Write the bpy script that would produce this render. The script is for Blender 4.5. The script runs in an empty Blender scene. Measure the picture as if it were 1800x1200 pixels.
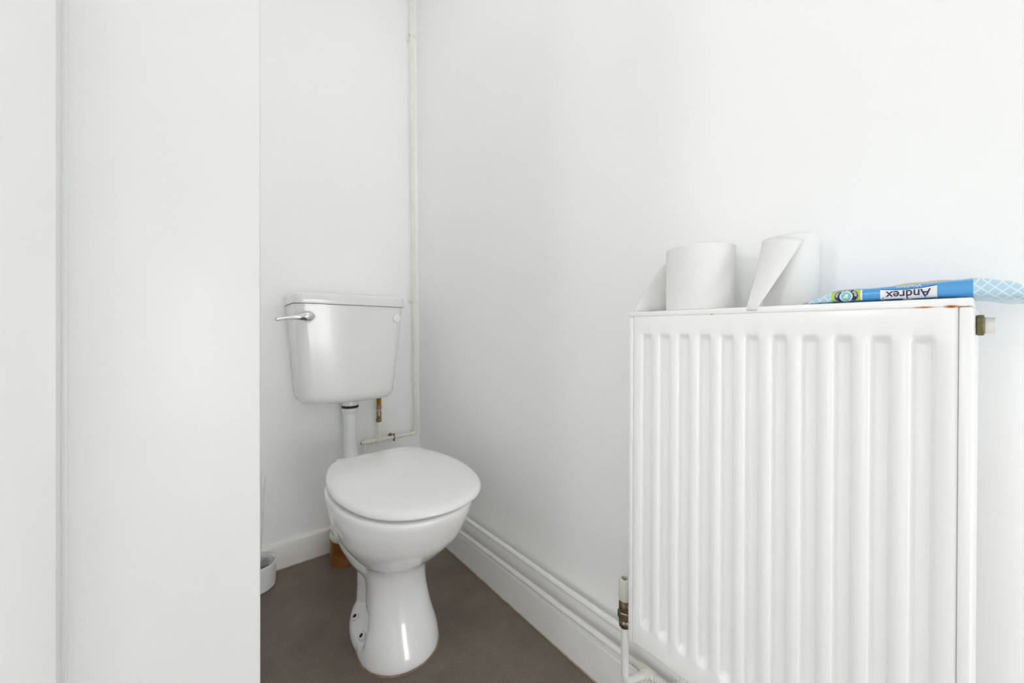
import bpy, bmesh, math, random
from mathutils import Vector, Matrix
random.seed(7)
S = bpy.context.scene
COL = S.collection
PI = math.pi

# ------------------------------------------------------------------ camera
cam_d = bpy.data.cameras.new('camera')
cam_d.sensor_width = 36.0
cam_d.lens = 670 / 1800 * 36.0
cam_d.shift_y = -15 / 1800
cam_d.clip_start = 0.01
cam = bpy.data.objects.new('camera', cam_d)
COL.objects.link(cam)
cam.location = (0, 0, 0.85)
cam.rotation_euler = (PI / 2, 0, -math.atan(535 / 670))
S.camera = cam

# ------------------------------------------------------------------ world, light, exposure
w = bpy.data.worlds.new('world')
w.use_nodes = True
S.world = w
bg = w.node_tree.nodes['Background']
bg.inputs[0].default_value = (0.86, 0.93, 1.0, 1)
bg.inputs[1].default_value = 0.1
S.view_settings.view_transform = 'Standard'
S.view_settings.look = 'None'
S.view_settings.exposure = 0.06
S.view_settings.gamma = 1.0
S.view_settings.use_curve_mapping = False
# a small white room lives on light bounced many times
S.cycles.max_bounces = 24
S.cycles.diffuse_bounces = 20
S.cycles.glossy_bounces = 6


def area(name, loc, target, sx, sy, power, color=(1, 1, 1), shape='RECTANGLE'):
    l = bpy.data.lights.new(name, 'AREA')
    l.shape = shape
    l.size = sx
    l.size_y = sy
    l.energy = power
    l.color = color
    o = bpy.data.objects.new(name, l)
    COL.objects.link(o)
    o.location = loc
    d = Vector(target) - Vector(loc)
    o.rotation_euler = d.to_track_quat('-Z', 'Y').to_euler()
    return o


# daylight from the hall windows, plus fill lamps added in front and overhead
area('hall_window_light', (-2.27, -0.42, 0.80), (0.7, 0.0, 0.75), 0.42, 1.4, 8.6, (0.97, 0.985, 1.0))
area('hall_second_window_light', (-2.27, 0.60, 1.55), (0.7, 0.15, 1.0), 0.30, 0.5, 7.8, (0.97, 0.985, 1.0))
area('front_fill_light', (0.36, -2.94, 0.56), (0.36, 1.0, 0.56), 0.66, 1.0, 17.0, (0.97, 0.985, 1.0))  # fill lamp added behind the camera
area('hall_ceiling_fill', (-0.9, -0.2, 2.34), (-0.9, -0.2, 0), 0.9, 0.9, 0.6, (1.0, 0.985, 0.96), 'DISK')  # unseen lamp added to lift the hall's ambient light
area('toilet_ceiling_fill', (0.36, 0.75, 2.36), (0.36, 0.75, 0), 0.45, 0.45, 0.75, (1.0, 0.985, 0.96), 'DISK')  # soft overhead fill added for ambient light in the WC


# ------------------------------------------------------------------ helpers
def material(name, color, rough=0.5, metal=0.0, coat=0.0, spec=0.5, noise=0.0, noise_scale=30, bump=0.0, bump_scale=80):
    m = bpy.data.materials.new(name)
    m.use_nodes = True
    nt = m.node_tree
    b = nt.nodes['Principled BSDF']
    b.inputs['Base Color'].default_value = (*color, 1)
    b.inputs['Roughness'].default_value = rough
    b.inputs['Metallic'].default_value = metal
    b.inputs['Coat Weight'].default_value = coat
    b.inputs['Coat Roughness'].default_value = 0.05
    b.inputs['Specular IOR Level'].default_value = spec
    tc = nt.nodes.new('ShaderNodeTexCoord')
    if noise > 0:
        n = nt.nodes.new('ShaderNodeTexNoise')
        n.inputs['Scale'].default_value = noise_scale
        n.inputs['Detail'].default_value = 6
        nt.links.new(tc.outputs['Object'], n.inputs['Vector'])
        r = nt.nodes.new('ShaderNodeValToRGB')
        r.color_ramp.elements[0].position = 0.3
        r.color_ramp.elements[1].position = 0.7
        r.color_ramp.elements[0].color = (*[c * (1 - noise) for c in color], 1)
        r.color_ramp.elements[1].color = (*[min(1, c * (1 + noise)) for c in color], 1)
        nt.links.new(n.outputs['Fac'], r.inputs['Fac'])
        nt.links.new(r.outputs['Color'], b.inputs['Base Color'])
    if bump > 0:
        n2 = nt.nodes.new('ShaderNodeTexNoise')
        n2.inputs['Scale'].default_value = bump_scale
        n2.inputs['Detail'].default_value = 4
        nt.links.new(tc.outputs['Object'], n2.inputs['Vector'])
        bp = nt.nodes.new('ShaderNodeBump')
        bp.inputs['Strength'].default_value = bump
        bp.inputs['Distance'].default_value = 0.002
        nt.links.new(n2.outputs['Fac'], bp.inputs['Height'])
        nt.links.new(bp.outputs['Normal'], b.inputs['Normal'])
    return m


def obj(name, geo, mat, parent=None, angle=40, smooth=True):
    """geo = (verts, faces); verts in world space (relative to an unrotated parent's place)"""
    v, f = geo
    me = bpy.data.meshes.new(name)
    off = Vector((0, 0, 0))
    if parent is not None:
        p = parent
        while p is not None:
            off += Vector(p.location)
            p = p.parent
    me.from_pydata([tuple(Vector(a) - off) for a in v], [], f)
    me.validate()
    bm = bmesh.new()
    bm.from_mesh(me)
    bmesh.ops.recalc_face_normals(bm, faces=bm.faces)
    bm.to_mesh(me)
    bm.free()
    if smooth:
        for p_ in me.polygons:
            p_.use_smooth = True
        me.set_sharp_from_angle(angle=math.radians(angle))
    o = bpy.data.objects.new(name, me)
    me.materials.append(mat)
    COL.objects.link(o)
    if parent is not None:
        o.parent = parent
    return o


def thing(name, label, cat, loc, group=None, rot=None):
    o = bpy.data.objects.new(name, None)
    o.empty_display_size = 0.05
    COL.objects.link(o)
    o.location = loc
    if rot:
        o.rotation_euler = rot
    o['label'] = label
    o['category'] = cat
    if group:
        o['group'] = group
    return o


def struct(name, geo, mat, **k):
    o = obj(name, geo, mat, **k)
    o['kind'] = 'structure'
    return o


def join(*gs):
    V, F = [], []
    for v, f in gs:
        n = len(V)
        V += list(v)
        F += [tuple(i + n for i in q) for q in f]
    return V, F


def box(x0, x1, y0, y1, z0, z1, bev=0.0, seg=2):
    bm = bmesh.new()
    bmesh.ops.create_cube(bm, size=1)
    for v in bm.verts:
        v.co = Vector(((x0 + x1) / 2 + v.co.x * (x1 - x0), (y0 + y1) / 2 + v.co.y * (y1 - y0), (z0 + z1) / 2 + v.co.z * (z1 - z0)))
    if bev > 0:
        bmesh.ops.bevel(bm, geom=bm.edges[:], offset=bev, segments=seg, affect='EDGES', profile=0.5)
    bm.verts.ensure_lookup_table()
    g = ([tuple(v.co) for v in bm.verts], [tuple(v.index for v in f.verts) for f in bm.faces])
    bm.free()
    return g


def loft(rings, cap0=True, cap1=True):
    V, F = [], []
    n = len(rings[0])
    for r in rings:
        V += [tuple(p) for p in r]
    for k in range(len(rings) - 1):
        for i in range(n):
            j = (i + 1) % n
            F.append((k * n + i, k * n + j, (k + 1) * n + j, (k + 1) * n + i))
    if cap0:
        F.append(tuple(range(n))[::-1])
    if cap1:
        F.append(tuple((len(rings) - 1) * n + i for i in range(n)))
    return V, F


def lathe(profile, base, axis=(0, 0, 1), seg=32, cap0=True, cap1=True, hexa=False):
    """profile = [(r, h)] from base along axis"""
    ax = Vector(axis).normalized()
    q = Vector((0, 0, 1)).rotation_difference(ax)
    n = 6 if hexa else seg
    rings = []
    for r, h in profile:
        rings.append([Vector(base) + q @ Vector((r * math.cos(2 * PI * i / n), r * math.sin(2 * PI * i / n), h)) for i in range(n)])
    return loft(rings, cap0, cap1)


def arc_path(pts, rad, n=6):
    """round the corners of a polyline"""
    pts = [Vector(p) for p in pts]
    out = [pts[0]]
    for i in range(1, len(pts) - 1):
        a, b, c = pts[i - 1], pts[i], pts[i + 1]
        r = rad[i - 1] if isinstance(rad, (list, tuple)) else rad
        p0 = b + (a - b).normalized() * r
        p1 = b + (c - b).normalized() * r
        for k in range(n + 1):
            t = k / n
            out.append(p0 * (1 - t) ** 2 + b * 2 * t * (1 - t) + p1 * t * t)
    out.append(pts[-1])
    return out


def tube(pts, r, seg=20, radii=None, flat=None):
    pts = [Vector(p) for p in pts]
    rings = []
    up = None
    for i, p in enumerate(pts):
        if i == 0:
            t = pts[1] - pts[0]
        elif i == len(pts) - 1:
            t = pts[-1] - pts[-2]
        else:
            t = (pts[i + 1] - p).normalized() + (p - pts[i - 1]).normalized()
        t.normalize()
        if up is None:
            up = t.orthogonal().normalized()
        up = (up - t * up.dot(t)).normalized()
        s = t.cross(up)
        rr = radii[i] if radii else r
        rings.append([p + up * rr * math.cos(2 * PI * k / seg) + s * rr * math.sin(2 * PI * k / seg) for k in range(seg)])
    return loft(rings)


def torus(center, axis, R, r, seg=24, rs=10, a0=0, a1=2 * PI):
    ax = Vector(axis).normalized()
    q = Vector((0, 0, 1)).rotation_difference(ax)
    full = abs(a1 - a0 - 2 * PI) < 1e-6
    rings = []
    for i in range(seg + (0 if full else 1)):
        a = a0 + (a1 - a0) * i / seg
        c = Vector((math.cos(a), math.sin(a), 0))
        rings.append([Vector(center) + q @ (c * (R + r * math.cos(2 * PI * k / rs)) + Vector((0, 0, r * math.sin(2 * PI * k / rs)))) for k in range(rs)])
    if full:
        rings.append(rings[0])
        return loft(rings, False, False)
    return loft(rings)


def catmull(pts, n=6):
    P = [Vector((*p, 0)) if len(p) == 2 else Vector(p) for p in pts]
    out = []
    for i in range(len(P) - 1):
        p0 = P[max(i - 1, 0)]
        p1, p2 = P[i], P[i + 1]
        p3 = P[min(i + 2, len(P) - 1)]
        for k in range(n):
            t = k / n
            out.append(0.5 * ((2 * p1) + (p2 - p0) * t + (2 * p0 - 5 * p1 + 4 * p2 - p3) * t * t + (3 * p1 - p0 - 3 * p2 + p3) * t ** 3))
    out.append(P[-1])
    return out


def smoothstep(a, b, x):
    t = min(1, max(0, (x - a) / (b - a)))
    return t * t * (3 - 2 * t)


# ------------------------------------------------------------------ materials
def wall_material(name, color, seam_z=None):
    m = material(name, color, rough=0.62, spec=0.35, noise=0.008, noise_scale=3)
    nt = m.node_tree
    b = nt.nodes['Principled BSDF']
    geo = nt.nodes.new('ShaderNodeNewGeometry')
    n = nt.nodes.new('ShaderNodeTexNoise')
    n.inputs['Scale'].default_value = 60
    n.inputs['Detail'].default_value = 5
    nt.links.new(geo.outputs['Position'], n.inputs['Vector'])
    n2 = nt.nodes.new('ShaderNodeTexNoise')
    n2.inputs['Scale'].default_value = 6
    n2.inputs['Detail'].default_value = 2
    nt.links.new(geo.outputs['Position'], n2.inputs['Vector'])
    add = nt.nodes.new('ShaderNodeMath')
    add.operation = 'MULTIPLY_ADD'
    nt.links.new(n2.outputs['Fac'], add.inputs[0])
    add.inputs[1].default_value = 1.2
    nt.links.new(n.outputs['Fac'], add.inputs[2])
    h = add.outputs[0]
    if seam_z is not None:
        sep = nt.nodes.new('ShaderNodeSeparateXYZ')
        nt.links.new(geo.outputs['Position'], sep.inputs[0])
        s = nt.nodes.new('ShaderNodeMath')
        s.operation = 'SUBTRACT'
        nt.links.new(sep.outputs['Z'], s.inputs[0])
        s.inputs[1].default_value = seam_z
        a = nt.nodes.new('ShaderNodeMath')
        a.operation = 'ABSOLUTE'
        nt.links.new(s.outputs[0], a.inputs[0])
        mr = nt.nodes.new('ShaderNodeMapRange')
        nt.links.new(a.outputs[0], mr.inputs['Value'])
        mr.inputs['From Min'].default_value = 0.0
        mr.inputs['From Max'].default_value = 0.0022
        mr.inputs['To Min'].default_value = -2.0
        mr.inputs['To Max'].default_value = 0.0
        ad = nt.nodes.new('ShaderNodeMath')
        ad.operation = 'ADD'
        nt.links.new(h, ad.inputs[0])
        nt.links.new(mr.outputs[0], ad.inputs[1])
        h = ad.outputs[0]
    bp = nt.nodes.new('ShaderNodeBump')
    bp.inputs['Strength'].default_value = 0.12
    bp.inputs['Distance'].default_value = 0.0015
    nt.links.new(h, bp.inputs['Height'])
    nt.links.new(bp.outputs['Normal'], b.inputs['Normal'])
    return m


M_WALL = wall_material('wall_paint', (0.945, 0.9475, 0.9485))
M_WALLR = wall_material('wall_paint_lining_paper', (0.945, 0.9475, 0.9485), 0.834)
M_CEIL = material('ceiling_paint', (0.95, 0.952, 0.952), 0.7)
M_GLOSS = material('gloss_door_paint', (0.80, 0.804, 0.804), 0.34, noise=0.01, noise_scale=5, bump=0.05, bump_scale=25)
M_SKIRT = material('cream_skirting_paint', (0.90, 0.885, 0.84), 0.4, noise=0.03, noise_scale=18, bump=0.1, bump_scale=30)
M_SKIRTW = material('white_skirting_paint', (0.92, 0.915, 0.90), 0.42, noise=0.02, noise_scale=12, bump=0.08, bump_scale=30)
M_PIPE = material('cream_pipe_paint', (0.86, 0.845, 0.76), 0.3, noise=0.03, noise_scale=25)
M_PIPEW = material('white_pipe_paint', (0.88, 0.875, 0.84), 0.32, noise=0.03, noise_scale=25)
M_PORC = material('white_porcelain', (0.945, 0.9475, 0.9485), 0.10, coat=0.5)
M_TANK = material('white_plastic_cistern', (0.84, 0.84, 0.825), 0.16, coat=0.2)
M_SEAT = material('white_plastic_lid', (0.91, 0.91, 0.905), 0.15, coat=0.3)
M_PLAS = material('white_pipe_plastic', (0.84, 0.84, 0.87), 0.3)
M_PLASC = material('cream_plastic', (0.78, 0.77, 0.70), 0.35)
M_RUB = material('black_rubber', (0.012, 0.012, 0.013), 0.5)
M_CHROME = material('chrome', (0.78, 0.78, 0.79), 0.07, metal=1.0)
M_BRASS = material('brass', (0.46, 0.27, 0.05), 0.32, metal=1.0, noise=0.2, noise_scale=90)
M_NICK = material('tarnished_nickel', (0.34, 0.27, 0.20), 0.3, metal=1.0, noise=0.35, noise_scale=120)
M_OLIVE = material('tarnished_brass', (0.25, 0.21, 0.11), 0.38, metal=0.8, noise=0.35, noise_scale=140)
M_CLAY = material('brown_glazed_clay', (0.27, 0.095, 0.014), 0.3, coat=0.25, noise=0.25, noise_scale=22)
M_RAD = material('white_radiator_enamel', (0.935, 0.938, 0.938), 0.3, coat=0.1, noise=0.006, noise_scale=8)
M_PAPER = material('white_tissue_paper', (0.82, 0.82, 0.81), 0.95, spec=0.1, bump=0.35, bump_scale=190)
M_CARD = material('grey_cardboard', (0.45, 0.38, 0.30), 0.9, noise=0.1)
M_BRIS = material('grey_bristle', (0.48, 0.48, 0.49), 0.8)
M_DARK = material('dark_hole', (0.03, 0.026, 0.022), 0.6)
M_NAVY = material('navy_print', (0.02, 0.022, 0.10), 0.35)
M_WHITE = material('white_print', (0.84, 0.85, 0.86), 0.35)
M_LIME = material('lime_print', (0.48, 0.66, 0.04), 0.35)
M_TEAL = material('teal_print', (0.17, 0.58, 0.60), 0.35)
M_TAN = material('cream_label_paper', (0.78, 0.66, 0.45), 0.6)


def floor_material():
    m = material('vinyl_floor', (0.1, 0.085, 0.07), 0.42, spec=0.4)
    nt = m.node_tree
    b = nt.nodes['Principled BSDF']
    geo = nt.nodes.new('ShaderNodeNewGeometry')
    a = nt.nodes.new('ShaderNodeTexNoise')
    a.inputs['Scale'].default_value = 5.5
    a.inputs['Detail'].default_value = 8
    a.inputs['Roughness'].default_value = 0.65
    c = nt.nodes.new('ShaderNodeTexNoise')
    c.inputs['Scale'].default_value = 260
    c.inputs['Detail'].default_value = 3
    for n in (a, c):
        nt.links.new(geo.outputs['Position'], n.inputs['Vector'])
    r = nt.nodes.new('ShaderNodeValToRGB')
    r.color_ramp.elements[0].position = 0.3
    r.color_ramp.elements[0].color = (0.152, 0.126, 0.103, 1)
    r.color_ramp.elements[1].position = 0.72
    r.color_ramp.elements[1].color = (0.238, 0.197, 0.164, 1)
    nt.links.new(a.outputs['Fac'], r.inputs['Fac'])
    r2 = nt.nodes.new('ShaderNodeValToRGB')
    r2.color_ramp.elements[0].position = 0.3
    r2.color_ramp.elements[0].color = (0.80, 0.80, 0.80, 1)
    r2.color_ramp.elements[1].position = 0.7
    r2.color_ramp.elements[1].color = (1.12, 1.1, 1.08, 1)
    nt.links.new(c.outputs['Fac'], r2.inputs['Fac'])
    mx = nt.nodes.new('ShaderNodeMix')
    mx.data_type = 'RGBA'
    mx.blend_type = 'MULTIPLY'
    mx.inputs['Factor'].default_value = 1.0
    nt.links.new(r.outputs['Color'], mx.inputs['A'])
    nt.links.new(r2.outputs['Color'], mx.inputs['B'])
    nt.links.new(mx.outputs['Result'], b.inputs['Base Color'])
    bp = nt.nodes.new('ShaderNodeBump')
    bp.inputs['Strength'].default_value = 0.15
    bp.inputs['Distance'].default_value = 0.001
    nt.links.new(c.outputs['Fac'], bp.inputs['Height'])
    nt.links.new(bp.outputs['Normal'], b.inputs['Normal'])
    return m


def stained(base_name, color, rough, terms):
    """paint with rust marks: terms = list of (center, half sizes) in object space, broken up by noise"""
    m = material(base_name, color, rough, coat=0.1)
    nt = m.node_tree
    b = nt.nodes['Principled BSDF']
    tc = nt.nodes.new('ShaderNodeTexCoord')
    n = nt.nodes.new('ShaderNodeTexNoise')
    n.inputs['Scale'].default_value = 120
    n.inputs['Detail'].default_value = 5
    nt.links.new(tc.outputs['Object'], n.inputs['Vector'])
    total = None
    for c, s in terms:
        mp = nt.nodes.new('ShaderNodeMapping')
        mp.inputs['Location'].default_value = tuple(-c[i] / s[i] for i in range(3))
        mp.inputs['Scale'].default_value = tuple(1 / v for v in s)
        nt.links.new(tc.outputs['Object'], mp.inputs['Vector'])
        g = nt.nodes.new('ShaderNodeVectorMath')
        g.operation = 'LENGTH'
        nt.links.new(mp.outputs[0], g.inputs[0])
        mr = nt.nodes.new('ShaderNodeMapRange')
        mr.inputs['From Min'].default_value = 0.2
        mr.inputs['From Max'].default_value = 1.0
        mr.inputs['To Min'].default_value = 1.0
        mr.inputs['To Max'].default_value = 0.0
        nt.links.new(g.outputs['Value'], mr.inputs['Value'])
        if total is None:
            total = mr.outputs[0]
        else:
            mm = nt.nodes.new('ShaderNodeMath')
            mm.operation = 'MAXIMUM'
            nt.links.new(total, mm.inputs[0])
            nt.links.new(mr.outputs[0], mm.inputs[1])
            total = mm.outputs[0]
    mu = nt.nodes.new('ShaderNodeMath')
    mu.operation = 'MULTIPLY'
    nt.links.new(total, mu.inputs[0])
    nt.links.new(n.outputs['Fac'], mu.inputs[1])
    r = nt.nodes.new('ShaderNodeValToRGB')
    e = r.color_ramp.elements
    e[0].position = 0.10
    e[0].color = (*color, 1)
    e[1].position = 0.5
    e[1].color = (0.30, 0.10, 0.03, 1)
    k = e.new(0.28)
    k.color = (0.80, 0.50, 0.25, 1)
    nt.links.new(mu.outputs[0], r.inputs['Fac'])
    nt.links.new(r.outputs['Color'], b.inputs['Base Color'])
    return m


M_FLOOR = floor_material()

# ------------------------------------------------------------------ room shell
XR, YB = 0.748, 1.606          # inner faces of the right and back walls
XL = 0.041                     # inner face of the left wall (the one with the doorway)
ZC = 2.4
# the right wall leans in a little towards the ceiling
struct('wall_right', ([(XR + 0.004, -3.05, -0.02), (XR + 0.004, YB + 0.05, -0.02), (XR - 0.017, YB + 0.05, ZC + 0.02), (XR - 0.017, -3.05, ZC + 0.02),
                       (XR + 0.12, -3.05, -0.02), (XR + 0.12, YB + 0.05, -0.02), (XR + 0.12, YB + 0.05, ZC + 0.02), (XR + 0.12, -3.05, ZC + 0.02)],
                      [(0, 1, 2, 3), (4, 7, 6, 5), (0, 4, 5, 1), (1, 5, 6, 2), (2, 6, 7, 3), (3, 7, 4, 0)]), M_WALLR, smooth=False)
struct('wall_back', box(-0.17, XR + 0.1, YB, YB + 0.1, -0.02, ZC + 0.02), M_WALL, smooth=False)
struct('wall_left', box(-0.16, XL - 0.001, 0.475, YB + 0.01, 0, ZC), M_WALL, smooth=False)
struct('wall_left_near', box(-0.16, XL - 0.001, -3.1, -0.43, 0, ZC), M_WALL, smooth=False)
struct('wall_front', join(box(-0.02, 0.0, -3.06, -2.96, 0, ZC), box(0.72, XR + 0.1, -3.06, -2.96, 0, ZC), box(-0.02, XR + 0.1, -3.06, -2.96, 2.1, ZC)), M_WALL, smooth=False)
struct('fill_door_frame', join(box(0.0, 0.03, -3.02, -2.98, 0, 2.1), box(0.69, 0.72, -3.02, -2.98, 0, 2.1), box(0.03, 0.69, -3.02, -2.98, 0, 0.09), box(0.03, 0.69, -3.02, -2.98, 2.06, 2.1)), M_GLOSS, smooth=False)  # unseen door frame, made up to go round the front fill
struct('wall_above_door', box(-0.16, XL - 0.001, -0.44, 0.485, 2.06, ZC), M_WALL, smooth=False)
struct('floor', box(-0.17, XR + 0.1, -0.62, 1.7, -0.05, 0), M_FLOOR, smooth=False)
M_PALE = material('pale_bounce_floor', (0.80, 0.78, 0.74), 0.9, noise=0.03, noise_scale=60)  # unseen floor, made pale to bounce light upward
struct('floor_hall', join(box(-2.35, -0.17, -3.1, 1.7, -0.05, 0), box(-0.17, XR + 0.1, -3.1, -0.62, -0.05, 0)), M_PALE, smooth=False)
struct('ceiling', box(-2.35, XR + 0.1, -3.1, 1.7, ZC, ZC + 0.05), M_CEIL, smooth=False)
# hall outside the doorway, with its window
struct('wall_hall_north', box(-2.35, -0.10, 1.5, 1.6, 0, ZC), M_WALL, smooth=False)
struct('wall_hall_south', box(-2.35, -0.10, -1.6, -1.5, 0, ZC), M_WALL, smooth=False)
struct('wall_hall_west', join(box(-2.25, -2.15, -1.6, -0.66, 0, ZC), box(-2.25, -2.15, -0.18, 0.36, 0, ZC), box(-2.25, -2.15, 0.84, 1.6, 0, ZC),
                              box(-2.25, -2.15, -0.66, -0.18, 1.55, ZC),
                              box(-2.25, -2.15, 0.36, 0.84, 0, 1.17), box(-2.25, -2.15, 0.36, 0.84, 1.93, ZC)), M_WALL, smooth=False)


def window_frame(y0, y1, z0, z1):
    t = 0.03
    return join(box(-2.24, -2.18, y0, y0 + t, z0, z1), box(-2.24, -2.18, y1 - t, y1, z0, z1), box(-2.24, -2.18, y0 + t, y1 - t, z0, z0 + t), box(-2.24, -2.18, y0 + t, y1 - t, z1 - t, z1))


struct('door_2', window_frame(-0.66, -0.18, 0.0, 1.55), M_GLOSS, smooth=False)
struct('window_1', window_frame(0.36, 0.84, 1.17, 1.93), M_GLOSS, smooth=False)

# door lining seen close on the left of the view, with its stop
tl = struct('trim_1', join(box(-0.172, XL, 0.45, 0.476, 0, 2.05, 0.0025), box(-0.172, XL, -0.431, -0.405, 0, 2.05, 0.0025),
                           box(-0.172, XL, -0.43, 0.475, 2.035, 2.062, 0.002)), M_GLOSS)
struct('trim_2', join(box(-0.130, -0.0885, 0.437, 0.452, 0, 2.036, 0.0025), box(-0.130, -0.0885, -0.407, -0.392, 0, 2.036, 0.0025), box(-0.0895, -0.0856, 0.4488, 0.4515, 0, 2.036, 0.0008),
                      box(-0.130, -0.0885, -0.407, 0.452, 2.020, 2.037, 0.002)), M_GLOSS)
struct('trim_3', join(box(-0.19, -0.159, 0.452, 0.54, 0, 2.12, 0.004), box(-0.19, -0.159, -0.49, -0.408, 0, 2.12, 0.004),
                      box(-0.19, -0.159, -0.49, 0.54, 2.04, 2.12, 0.004)), M_GLOSS)


def skirt(profile_axis, a0, a1, face, wall, h=0.095):
    d = 0.004
    # rounded top edge
    pr = [(wall, 0), (face, 0), (face, h - 0.012), (face + (wall - face) * 0.12, h - 0.005), (face + (wall - face) * 0.4, h - 0.001), (wall, h)]
    if profile_axis == 'y':
        r0 = [(x, a0, z) for x, z in pr]
        r1 = [(x, a1, z) for x, z in pr]
    else:
        r0 = [(a0, x, z) for x, z in pr]
        r1 = [(a1, x, z) for x, z in pr]
    return loft([r0, r1])


struct('baseboard_back', skirt('x', XL, 0.739, 1.590, YB + 0.001), M_SKIRT, angle=25)
struct('baseboard_right', skirt('y', -2.96, 1.590, 0.738, XR + 0.004), M_SKIRTW, angle=25)
struct('baseboard_left', skirt('y', 0.478, 1.590, XL + 0.014, XL - 0.001), M_SKIRTW, angle=25)
# the thin bead of sealant where the skirting meets the vinyl
M_SEAL = material('yellowed_sealant', (0.55, 0.46, 0.33), 0.5, noise=0.2, noise_scale=40)
struct('trim_4', join(box(0.7355, 0.7385, -2.96, 1.59, 0, 0.003), box(XL + 0.014, 0.738, 1.5875, 1.5905, 0, 0.003)), M_SEAL, smooth=False)

# ------------------------------------------------------------------ toilet
CX = 0.412
# half width of the lid outline along Y (front to back)
PROF = [(0.772, 0.0), (0.775, 0.030), (0.785, 0.062), (0.800, 0.092), (0.830, 0.126), (0.870, 0.152), (0.920, 0.170), (0.980, 0.181),
        (1.030, 0.183), (1.090, 0.177), (1.150, 0.163), (1.200, 0.145), (1.232, 0.127), (1.247, 0.110), (1.254, 0.090), (1.256, 0.045), (1.256, 0.0)]


def outline(prof, cx=CX, n=4):
    c = catmull(prof, n)
    right = [(cx + p.y, p.x) for p in c]
    left = [(cx - p.y, p.x) for p in c[1:-1]][::-1]
    return right + left


BX0, BY0, SK = 0.4160, 1.25, math.radians(2.5)      # the lid sits slightly askew on its hinges
LID = [(BX0 + (x - BX0) * math.cos(SK) - (y - BY0) * math.sin(SK), BY0 + (x - BX0) * math.sin(SK) + (y - BY0) * math.cos(SK))
       for x, y in outline([(y, x_ * 1.02) for y, x_ in PROF], BX0)]
LC = (BX0 + 0.010, 1.02)


def scaled(o, s, c=LC, dx=0.0, dy=0.0, sy=None):
    sy = s if sy is None else sy
    return [(c[0] + dx + (x - c[0]) * s, c[1] + dy + (y - c[1]) * sy) for x, y in o]


toilet = thing('toilet', 'white ceramic toilet with closed lid standing on the brown floor', 'toilet', (CX, 1.06, 0))


def oval(yf, yc, yb, wd, cx=CX, n=64, e=2.0, eb=2.0):
    out = []
    for i in range(n):
        a = 2 * PI * i / n
        s, c = math.sin(a), math.cos(a)
        ee = eb if s > 0 else e
        x = wd * math.copysign(abs(c) ** (2 / ee), c)
        y = (yb - yc if s > 0 else yc - yf) * math.copysign(abs(s) ** (2 / ee), s)
        out.append((cx + x, yc + y))
    return out


def zr(o, z):
    return [(x, y, z) for x, y in o]


def section_interp(keys, n=5):
    """catmull through key tuples"""
    out = []
    for i in range(len(keys) - 1):
        k0 = keys[max(i - 1, 0)]
        k1, k2 = keys[i], keys[i + 1]
        k3 = keys[min(i + 2, len(keys) - 1)]
        for s in range(n):
            t = s / n
            out.append(tuple(0.5 * (2 * b + (c - a) * t + (2 * a - 5 * b + 4 * c - d) * t * t + (3 * b - a - 3 * c + d) * t ** 3)
                             for a, b, c, d in zip(k0, k1, k2, k3)))
    out.append(keys[-1])
    return out


# z, front, centre, back, half width
PED = [(0.000, 0.905, 1.020, 1.150, 0.107), (0.012, 0.904, 1.020, 1.150, 0.1075), (0.045, 0.916, 1.015, 1.140, 0.101), (0.090, 0.936, 1.015, 1.130, 0.088),
       (0.140, 0.950, 1.020, 1.140, 0.079), (0.180, 0.952, 1.030, 1.170, 0.077), (0.218, 0.944, 1.040, 1.200, 0.081), (0.243, 0.926, 1.035, 1.215, 0.094),
       (0.267, 0.892, 1.030, 1.225, 0.116), (0.296, 0.857, 1.030, 1.235, 0.138), (0.330, 0.823, 1.030, 1.245, 0.157), (0.370, 0.800, 1.030, 1.250, 0.169),
       (0.405, 0.784, 1.030, 1.252, 0.1760), (0.423, 0.779, 1.030, 1.252, 0.1775), (0.430, 0.783, 1.030, 1.248, 0.174)]


def notch(pts, z):
    # hollow on each side of the foot where the fixing screws sit
    f = smoothstep(0.026, 0.042, z) * (1 - smoothstep(0.070, 0.118, z))
    out = []
    for x, y in pts:
        d = 0.027 * f * smoothstep(0.998, 1.034, y)
        dx = x - CX
        out.append((CX + math.copysign(max(0.0, abs(dx) - d), dx), y))
    return out


ped = loft([zr(notch(oval(k[1], k[2], k[3], k[4], CX + 0.003 * smoothstep(0.22, 0.3, k[0]), n=120, e=2.05 + 0.15 * smoothstep(0.3, 0.4, k[0]), eb=2.0 + 0.5 * smoothstep(0.1, 0.3, k[0])), k[0]), k[0]) for k in section_interp(PED)])
# deeper rear of the bowl running into the trap
rear = loft([zr(oval(1.02, 1.12, 1.25, 0.060), 0.150), zr(oval(1.00, 1.12, 1.25, 0.084), 0.182), zr(oval(0.99, 1.12, 1.25, 0.103), 0.210), zr(oval(0.985, 1.12, 1.25, 0.122), 0.248), zr(oval(0.98, 1.12, 1.25, 0.142), 0.300)])
# low foot flange at the rear of the pedestal where the screws go
fl = loft([zr(oval(0.955, 1.07, 1.255, 0.1065, eb=1.9), 0.0), zr(oval(0.955, 1.07, 1.255, 0.1065, eb=1.9), 0.012),
           zr(oval(0.965, 1.07, 1.250, 0.102, eb=1.9), 0.026), zr(oval(0.985, 1.07, 1.238, 0.086, eb=1.9), 0.040), zr(oval(1.01, 1.07, 1.22, 0.06), 0.048)])
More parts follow.
